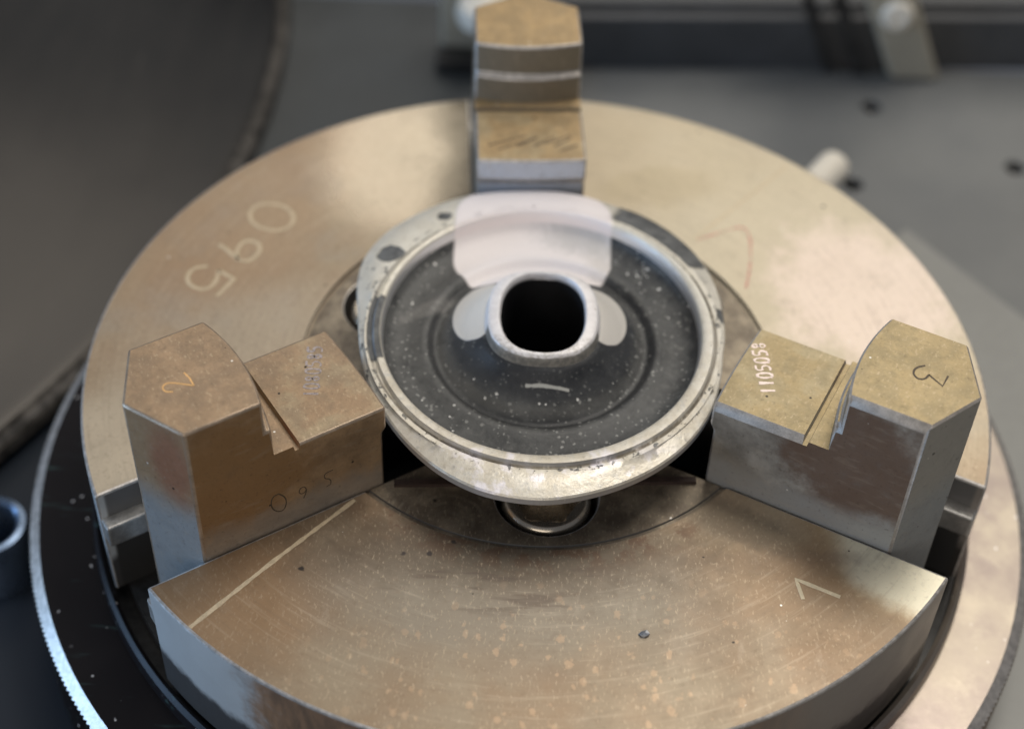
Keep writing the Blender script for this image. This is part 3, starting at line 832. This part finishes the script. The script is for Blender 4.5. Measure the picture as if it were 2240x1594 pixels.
# ------------------------------------------------------------------ the clamped flange
WX, WY = 0.5, -4.3
wp = thing('clamped_flange', 'oval aluminium flange with black rubber dish and centre hole gripped by the jaws', 'flange', (WX, WY, -0.5))
OUT = [(-179, 39.6), (-166, 39.1), (-152, 39.7), (-138, 41.0), (-126, 42.8), (-116, 44.6), (-104, 46.3), (-96, 46.6), (-87, 46.7), (-76, 45.6), (-58, 44.0), (-44, 42.6), (-30, 41.1), (-18, 39.8), (-6, 39.0), (15, 40.8), (27, 42.7), (38, 44.5), (51, 46.1), (63, 47.2), (71, 47.0), (79, 48.2), (87, 48.7), (96, 48.5), (106, 49.0), (115, 49.2), (130, 48.4), (140, 48.0), (152, 46.2), (173, 40.5)]


def table_r(tab, t):
    d = math.degrees(t) % 360
    if d > 180: d -= 360
    T = [(tab[-1][0] - 360, tab[-1][1])] + tab + [(tab[0][0] + 360, tab[0][1])]
    for (a, ra), (b, rb) in zip(T, T[1:]):
        if a <= d <= b: return ra + (rb - ra) * (d - a) / (b - a)
    return tab[0][1]


NO = 288
raw = [table_r(OUT, 2 * math.pi * i / NO) for i in range(NO)]
for _ in range(10): raw = [(raw[i - 1] + 2 * raw[i] + raw[(i + 1) % NO]) / 4 for i in range(NO)]
rout = lambda t: raw[int(round(t / (2 * math.pi) * NO)) % NO]


def oval(rx, ry, cx, cy):
    """Radius about the origin of an ellipse with a small offset."""
    def g(t):
        r = rx * ry / math.hypot(ry * math.cos(t), rx * math.sin(t))
        return r + cx * math.cos(t) + cy * math.sin(t)
    return g


rin, rgr = oval(34.5, 37.4, -0.2, 1.0), oval(36.9, 39.6, 0.3, 0.1)
O = lambda d, z: (lambda t: (rout(t) - d, z))
G = lambda d, z: (lambda t: (min(rgr(t) + d, rout(t) - 0.9), z))
I = lambda d, z: (lambda t: (rin(t) + d, z))
loops = [I(-6, 7.5), O(5, 9.6), O(1.6, 11.0), O(0.2, 11.2), O(0, 11.5), O(0.0, 12.9), O(0.3, 13.35), O(1.4, 13.7), O(3.0, 14.2), G(1.6, 14.6), G(0.5, 14.5), G(0.1, 14.1), G(-0.2, 14.6), G(-0.5, 15.3), I(1.0, 15.3), I(0.3, 15.0), I(0.0, 14.4), I(-0.4, 12.4), I(-0.7, 9.5)]
link('flange_rim', mesh('flange_rim', *lathe(loops, NO), 'flange', True, 28), wp, (WX, WY, 0))
def sup(rx, ry, e=2.6):
    return lambda t: (abs(math.cos(t) / rx) ** e + abs(math.sin(t) / ry) ** e) ** (-1 / e)


bo, bh = sup(11.8, 13.4, 2.6), sup(9.0, 12.05, 2.45)
OV = lambda r, z: (lambda t: (oval(r * 0.965, r * 1.03, -0.1, 0.3)(t), z))
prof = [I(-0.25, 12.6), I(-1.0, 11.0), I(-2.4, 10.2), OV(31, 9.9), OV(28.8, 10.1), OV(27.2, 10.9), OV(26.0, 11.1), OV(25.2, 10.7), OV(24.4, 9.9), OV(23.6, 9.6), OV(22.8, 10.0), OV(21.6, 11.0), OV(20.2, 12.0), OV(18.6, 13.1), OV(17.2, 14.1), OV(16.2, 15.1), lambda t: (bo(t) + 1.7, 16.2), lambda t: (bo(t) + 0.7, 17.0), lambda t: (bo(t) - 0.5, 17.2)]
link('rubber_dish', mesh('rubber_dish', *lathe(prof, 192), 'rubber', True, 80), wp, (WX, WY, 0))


prof = [lambda t: (bo(t) + 1.2, 15.0), lambda t: (bo(t) + 0.7, 16.6), lambda t: (bo(t) + 0.3, 18.2), lambda t: (bo(t), 19.3), lambda t: (bo(t) - 0.5, 19.7), lambda t: (bh(t) + 0.35, 19.7), lambda t: (bh(t), 19.3), lambda t: (bh(t), 17.8), lambda t: (bh(t), 12), lambda t: (bh(t), -6)]
cb = link('centre_boss', mesh('centre_boss', *lathe(prof, 128, cap_end=True), ['boss', 'bore'], True, 45), wp, (WX, WY, 0))
for p in cb.data.polygons:
    q = p.center / MM
    if q.z < 17.5 and math.hypot(q.x, q.y) < bh(math.atan2(q.y, q.x)) + 0.1: p.material_index = 1
v, f = lathe([(17, -15), (17, -1), (26, 1.5), (29, 7.6)], 64, cap_start=True)
link('hub', mesh('hub', v, f, 'dark', True), wp, (WX, WY, 0))

# dark strip under the flange
v, f = box(-31.5, 31.5, -0.7, 0.7, 0, 0.9)
tag(link('steel_strip', mesh('steel_strip', v, f, 'rust'), None, (2.6, -34.9, -0.55), A0), 'thin dark rusty strip of steel lying across the chuck under the flange', 'strip')
# bright metal chip on the front segment
v, f = [], []
bmc = bmesh.new(); bmesh.ops.create_icosphere(bmc, subdivisions=1, radius=1)
v = [(q.co.x * 1.3 * random.uniform(.7, 1.2), q.co.y * 0.9 * random.uniform(.7, 1.2), max(0, q.co.z * 0.5 + 0.3)) for q in bmc.verts]; f = [tuple(q.index for q in t.verts) for t in bmc.faces]
bmc.free()
tag(link('metal_chip', mesh('metal_chip', v, f, 'chip'), None, (22.5, -72.3, 0.0)), 'tiny bright grey metal chip lying on the front of the chuck face', 'chip')
